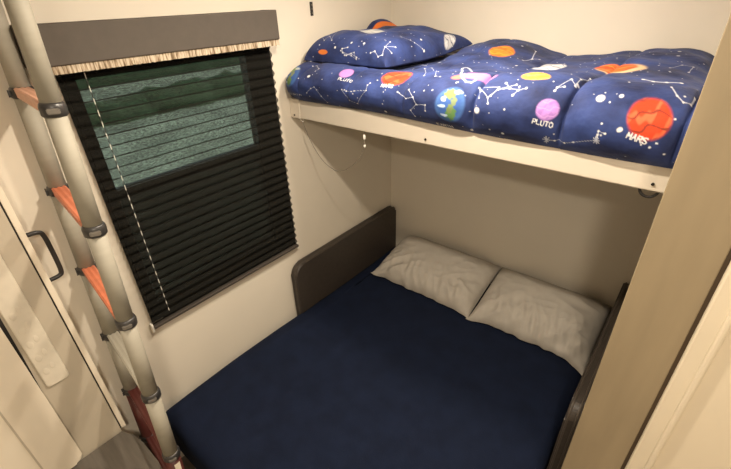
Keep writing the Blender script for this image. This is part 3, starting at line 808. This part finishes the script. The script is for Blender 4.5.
# ------------------------------------------------------------------ telescopic ladder
LD = thing('telescopic_ladder', 'extended telescopic aluminium ladder with black collars and orange rungs by the window', 'ladder', (0.24, -1.90, 0.0))
nr0, fr0, dv = Vector((0.438, -1.793, 1.765)), Vector((0.041, -1.751, 1.751)), Vector((0.002, -0.017, -0.282))
kbase = (0.0 - nr0.z + 0.002) / dv.z
def pos(p0, k): return p0 + dv * k
def rail(p0, which, rtop, step):
    sec_up = bmesh.new()
    ks = [-1.6, -1, 0, 1, 2, 3, 4]
    for a, b in zip(ks, ks[1:]):
        rr = rtop + step * (a + 1)
        tube(sec_up, [pos(p0, a), pos(p0, b)], rr, 28)
    ro = from_bm('rail', sec_up, M['alu'], LD, True)
    kb = (0.006 - p0.z) / dv.z
    bm = bmesh.new()
    r5 = rtop + step * 5
    tube(bm, [pos(p0, 4), pos(p0, kb)], r5, 28)
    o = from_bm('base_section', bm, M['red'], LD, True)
    bm = bmesh.new(); tube(bm, [pos(p0, kb - 0.1), pos(p0, kb)], r5 + 0.004, 24); from_bm('rubber_foot', bm, M['black'], LD, True)
    for k in (-1, 0, 1, 2, 3, 4, 5):
        rr = rtop + step * (k + 1)
        c0 = pos(p0, k)
        ax = -dv.normalized()
        bm = bmesh.new()
        prof = [(-0.016, rr + 0.0012), (-0.013, rr + 0.0042), (0.004, rr + 0.0048), (0.010, rr + 0.003), (0.013, rr + 0.0005)]
        tube(bm, [c0 + ax * z for z, _ in prof], [q for _, q in prof], 28)
        cl = from_bm('collar', bm, M['collar'], LD, True)
        # thumb button on the outer side of each collar
        dirv = Vector((0.80, -0.25, 0)) if which == 'near' else Vector((-0.2, -1, 0))
        dirv = (dirv - ax * dirv.dot(ax)).normalized()
        sdv = ax.cross(dirv)
        bm = bmesh.new()
        r_ = bmesh.ops.create_cube(bm, size=1)
        for v in r_['verts']:
            l = v.co.copy()
            v.co = c0 + dirv * (rr + (0.0035 if which == 'near' else 0.002) + l.x * 0.008) + sdv * (l.y * 0.024) + ax * (-0.003 + l.z * 0.012)
        bmesh.ops.bevel(bm, geom=list(bm.edges), offset=0.002, segments=2, affect='EDGES')
        bt = from_bm('release_button', bm, M['button'] if which == 'near' else M['collar'], cl)
    return ro
rail(nr0, 'near', 0.0198, 0.0007)
rail(fr0, 'far', 0.0235, 0.0007)
# rungs between the rails: flat-topped with ribs
dirr = (nr0 - fr0).normalized()
def rung(k, m):
    a, b = pos(fr0, k), pos(nr0, k)
    ax = (b - a).normalized(); upv = -dv.normalized(); sd = ax.cross(upv).normalized()
    L_ = (b - a).length
    bm = bmesh.new()
    sec = [(-0.019, 0.010), (-0.014, 0.013), (-0.007, 0.0115), (0, 0.013), (0.007, 0.0115), (0.014, 0.013), (0.019, 0.010), (0.017, -0.012), (0.010, -0.017), (-0.010, -0.017), (-0.017, -0.012)]
    r0 = [bm.verts.new(a + ax * 0.020 + sd * p + upv * q) for p, q in sec]
    r1 = [bm.verts.new(b - ax * 0.022 + sd * p + upv * q) for p, q in sec]
    n = len(sec)
    bm.faces.new(r0); bm.faces.new(r1[::-1])
    for i in range(n): bm.faces.new((r0[i], r0[(i + 1) % n], r1[(i + 1) % n], r1[i]))
    from_bm('rung', bm, m, LD)
for k in (-1, 0, 1, 2, 3, 4, 5):
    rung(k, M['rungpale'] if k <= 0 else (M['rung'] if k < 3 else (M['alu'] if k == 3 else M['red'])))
# white sticker on the red base
def sticker():
    r5 = 0.0198 + 0.0007 * 5 + 0.0006
    bm = bmesh.new(); cols = []
    ax = -dv.normalized()
    e1 = Vector((1, 0, 0)); e1 = (e1 - ax * e1.dot(ax)).normalized(); e2 = ax.cross(e1)
    for i in range(9):
        a = -0.35 + 0.8 * i / 8
        cols.append([bm.verts.new(pos(nr0, k) + (e1 * math.cos(a) + e2 * math.sin(a)) * r5) for k in (4.12, 4.75)])
    for p, q in zip(cols, cols[1:]): bm.faces.new((p[0], q[0], q[1], p[1]))
    from_bm('sticker', bm, M['sticker'], LD, True)
sticker()

# ------------------------------------------------------------------ cabinet at the left
CB = thing('tall_cabinet', 'tall cream cabinet at the left edge with a black pull handle', 'cabinet', (0.05, -2.1, 0.0))
XF = 0.087
box_obj('cabinet_body', (0.003, XF, -2.62, -1.9155, 0.001, 2.05), M['cab'], CB, bev=0.003)
dr = box_obj('cabinet_door', (0.003, XF + 0.001, -1.9115, -1.895, 0.505, 2.05), M['cabwhite'], CB, bev=0.002)
box_obj('door_seal', (0.006, XF - 0.003, -1.9155, -1.9115, 0.505, 2.05), M['gap'], CB)
bm = bmesh.new()
tube(bm, spline([(XF - 0.010, -1.896, 1.377), (XF - 0.010, -1.868, 1.374), (XF - 0.010, -1.858, 1.360), (XF - 0.010, -1.856, 1.30),
                 (XF - 0.010, -1.858, 1.232), (XF - 0.010, -1.868, 1.218), (XF - 0.010, -1.896, 1.215)], 6), 0.0068, 10)
from_bm('handle', bm, M['black'], dr, True)
# moulded strip with finger dimples
bm = bmesh.new()
prism_x(bm, rrect(-2.035, -1.968, 0.865, 1.98, (0.012, 0.012, 0.01, 0.01), 4), XF - 0.001, XF + 0.009, bev=0.004)
stp = from_bm('moulded_strip', bm, M['strip'], CB)
for i in range(5):
    z = 0.93 + 0.058 * i
    bm = bmesh.new()
    for (yy, dz, a_) in ((-2.016, 0.0, 0.009), (-1.996, 0.012, 0.007)):
        r_ = bmesh.ops.create_uvsphere(bm, u_segments=12, v_segments=8, radius=1)
        for v in r_['verts']:
            v.co = Vector((XF + 0.0088 + v.co.x * 0.0010, yy + v.co.y * a_, z + dz + v.co.z * 0.014))
    from_bm('grip_dimple', bm, M['strip'], stp, True)
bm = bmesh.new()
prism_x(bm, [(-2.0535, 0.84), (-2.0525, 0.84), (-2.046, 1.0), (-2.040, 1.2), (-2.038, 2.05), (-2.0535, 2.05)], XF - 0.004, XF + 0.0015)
from_bm('shadow_gap', bm, M['gap'], CB)  # black strip puts the shade of the open gap into the colour
# rounded leaf nearest the camera
bm = bmesh.new()
ol = rrect(-2.60, -2.052, 0.507, 2.05, (0.01, 0.028, 0.02, 0.01), 8)
prism_x(bm, ol, XF - 0.002, XF + 0.022, bev=0.009, seg=4)
lf = from_bm('rounded_leaf', bm, M['cabwhite'], CB)
box_obj('bead_line', (XF + 0.0215, XF + 0.0235, -2.162, -2.157, 0.53, 2.0), M['cab'], CB)

# grey topped bench between cabinet and ladder
BN = thing('low_bench', 'low bench with a grey woven top at the foot of the ladder', 'bench', (0.22, -2.2, 0.0))
bm = bmesh.new()
ol = [(XF + 0.003, -1.918), (XF + 0.06, -1.893), (XF + 0.12, -1.887), (0.33, -1.887), (0.365, -1.892), (0.375, -1.91), (0.375, -2.55), (XF + 0.003, -2.55)]
lo = [bm.verts.new((x, y, 0.455)) for x, y in ol]; hi = [bm.verts.new((x, y, 0.500)) for x, y in ol]
bm.faces.new(lo[::-1]); tf = bm.faces.new(hi)
for i in range(len(ol)): bm.faces.new((lo[i], lo[(i + 1) % len(ol)], hi[(i + 1) % len(ol)], hi[i]))
bmesh.ops.bevel(bm, geom=list(tf.edges), offset=0.006, segments=2, affect='EDGES')
from_bm('bench_top', bm, M['bench'], BN)
box_obj('bench_body', (XF + 0.004, 0.360, -2.53, -1.925, 0.001, 0.455), M['cab'], BN)

# ------------------------------------------------------------------ lights
def area(name, loc, power, size, col=(1.0, 0.87, 0.70), rot=(0, 0, 0)):
    d = bpy.data.lights.new(name, 'AREA'); d.energy = power; d.shape = 'DISK'; d.size = size; d.color = col
    o = bpy.data.objects.new(name, d); COL.objects.link(o); o.location = loc; o.rotation_euler = rot
    return o
area('ceiling_lamp_bunk', (0.80, -0.80, 2.235), 17.0, 0.12)
area('ceiling_lamp_middle', (0.95, -1.36, 2.235), 19.0, 0.06)
area('ceiling_lamp_aisle', (1.75, -2.30, 2.235), 26.0, 0.16)

w_ = bpy.data.worlds.new('daylight'); scene.world = w_; w_.use_nodes = True
wn = w_.node_tree; wn.nodes.clear()
wo = wn.nodes.new('ShaderNodeOutputWorld'); bg = wn.nodes.new('ShaderNodeBackground')
sky = wn.nodes.new('ShaderNodeTexSky'); sky.sky_type = 'HOSEK_WILKIE'; sky.turbidity = 6; sky.sun_direction = (0.3, 0.5, 0.5)
hs = wn.nodes.new('ShaderNodeHueSaturation'); hs.inputs['Saturation'].default_value = 0.12
wn.links.new(sky.outputs[0], hs.inputs['Color']); wn.links.new(hs.outputs[0], bg.inputs[0]); bg.inputs[1].default_value = 19
wn.links.new(bg.outputs[0], wo.inputs[0])

# ------------------------------------------------------------------ camera
cam = bpy.data.cameras.new('camera'); co = bpy.data.objects.new('camera', cam); COL.objects.link(co)
rx = Vector((0.773238, 0.633369, -0.030766)); uy = Vector((-0.30087, 0.409156, 0.861434)); fw = Vector((-0.558194, 0.656837, -0.506937))
mw = Matrix.Identity(4)
for i in range(3):
    mw[i][0] = rx[i]; mw[i][1] = uy[i]; mw[i][2] = -fw[i]
mw.translation = Vector((1.5, -2.047845, 1.95))
co.matrix_world = mw
cam.sensor_width = 36.0; cam.lens = 20.0866; cam.clip_start = 0.02; cam.clip_end = 200
scene.camera = co
scene.view_settings.view_transform = 'Standard'
scene.view_settings.look = 'None'
scene.view_settings.exposure = 0.0
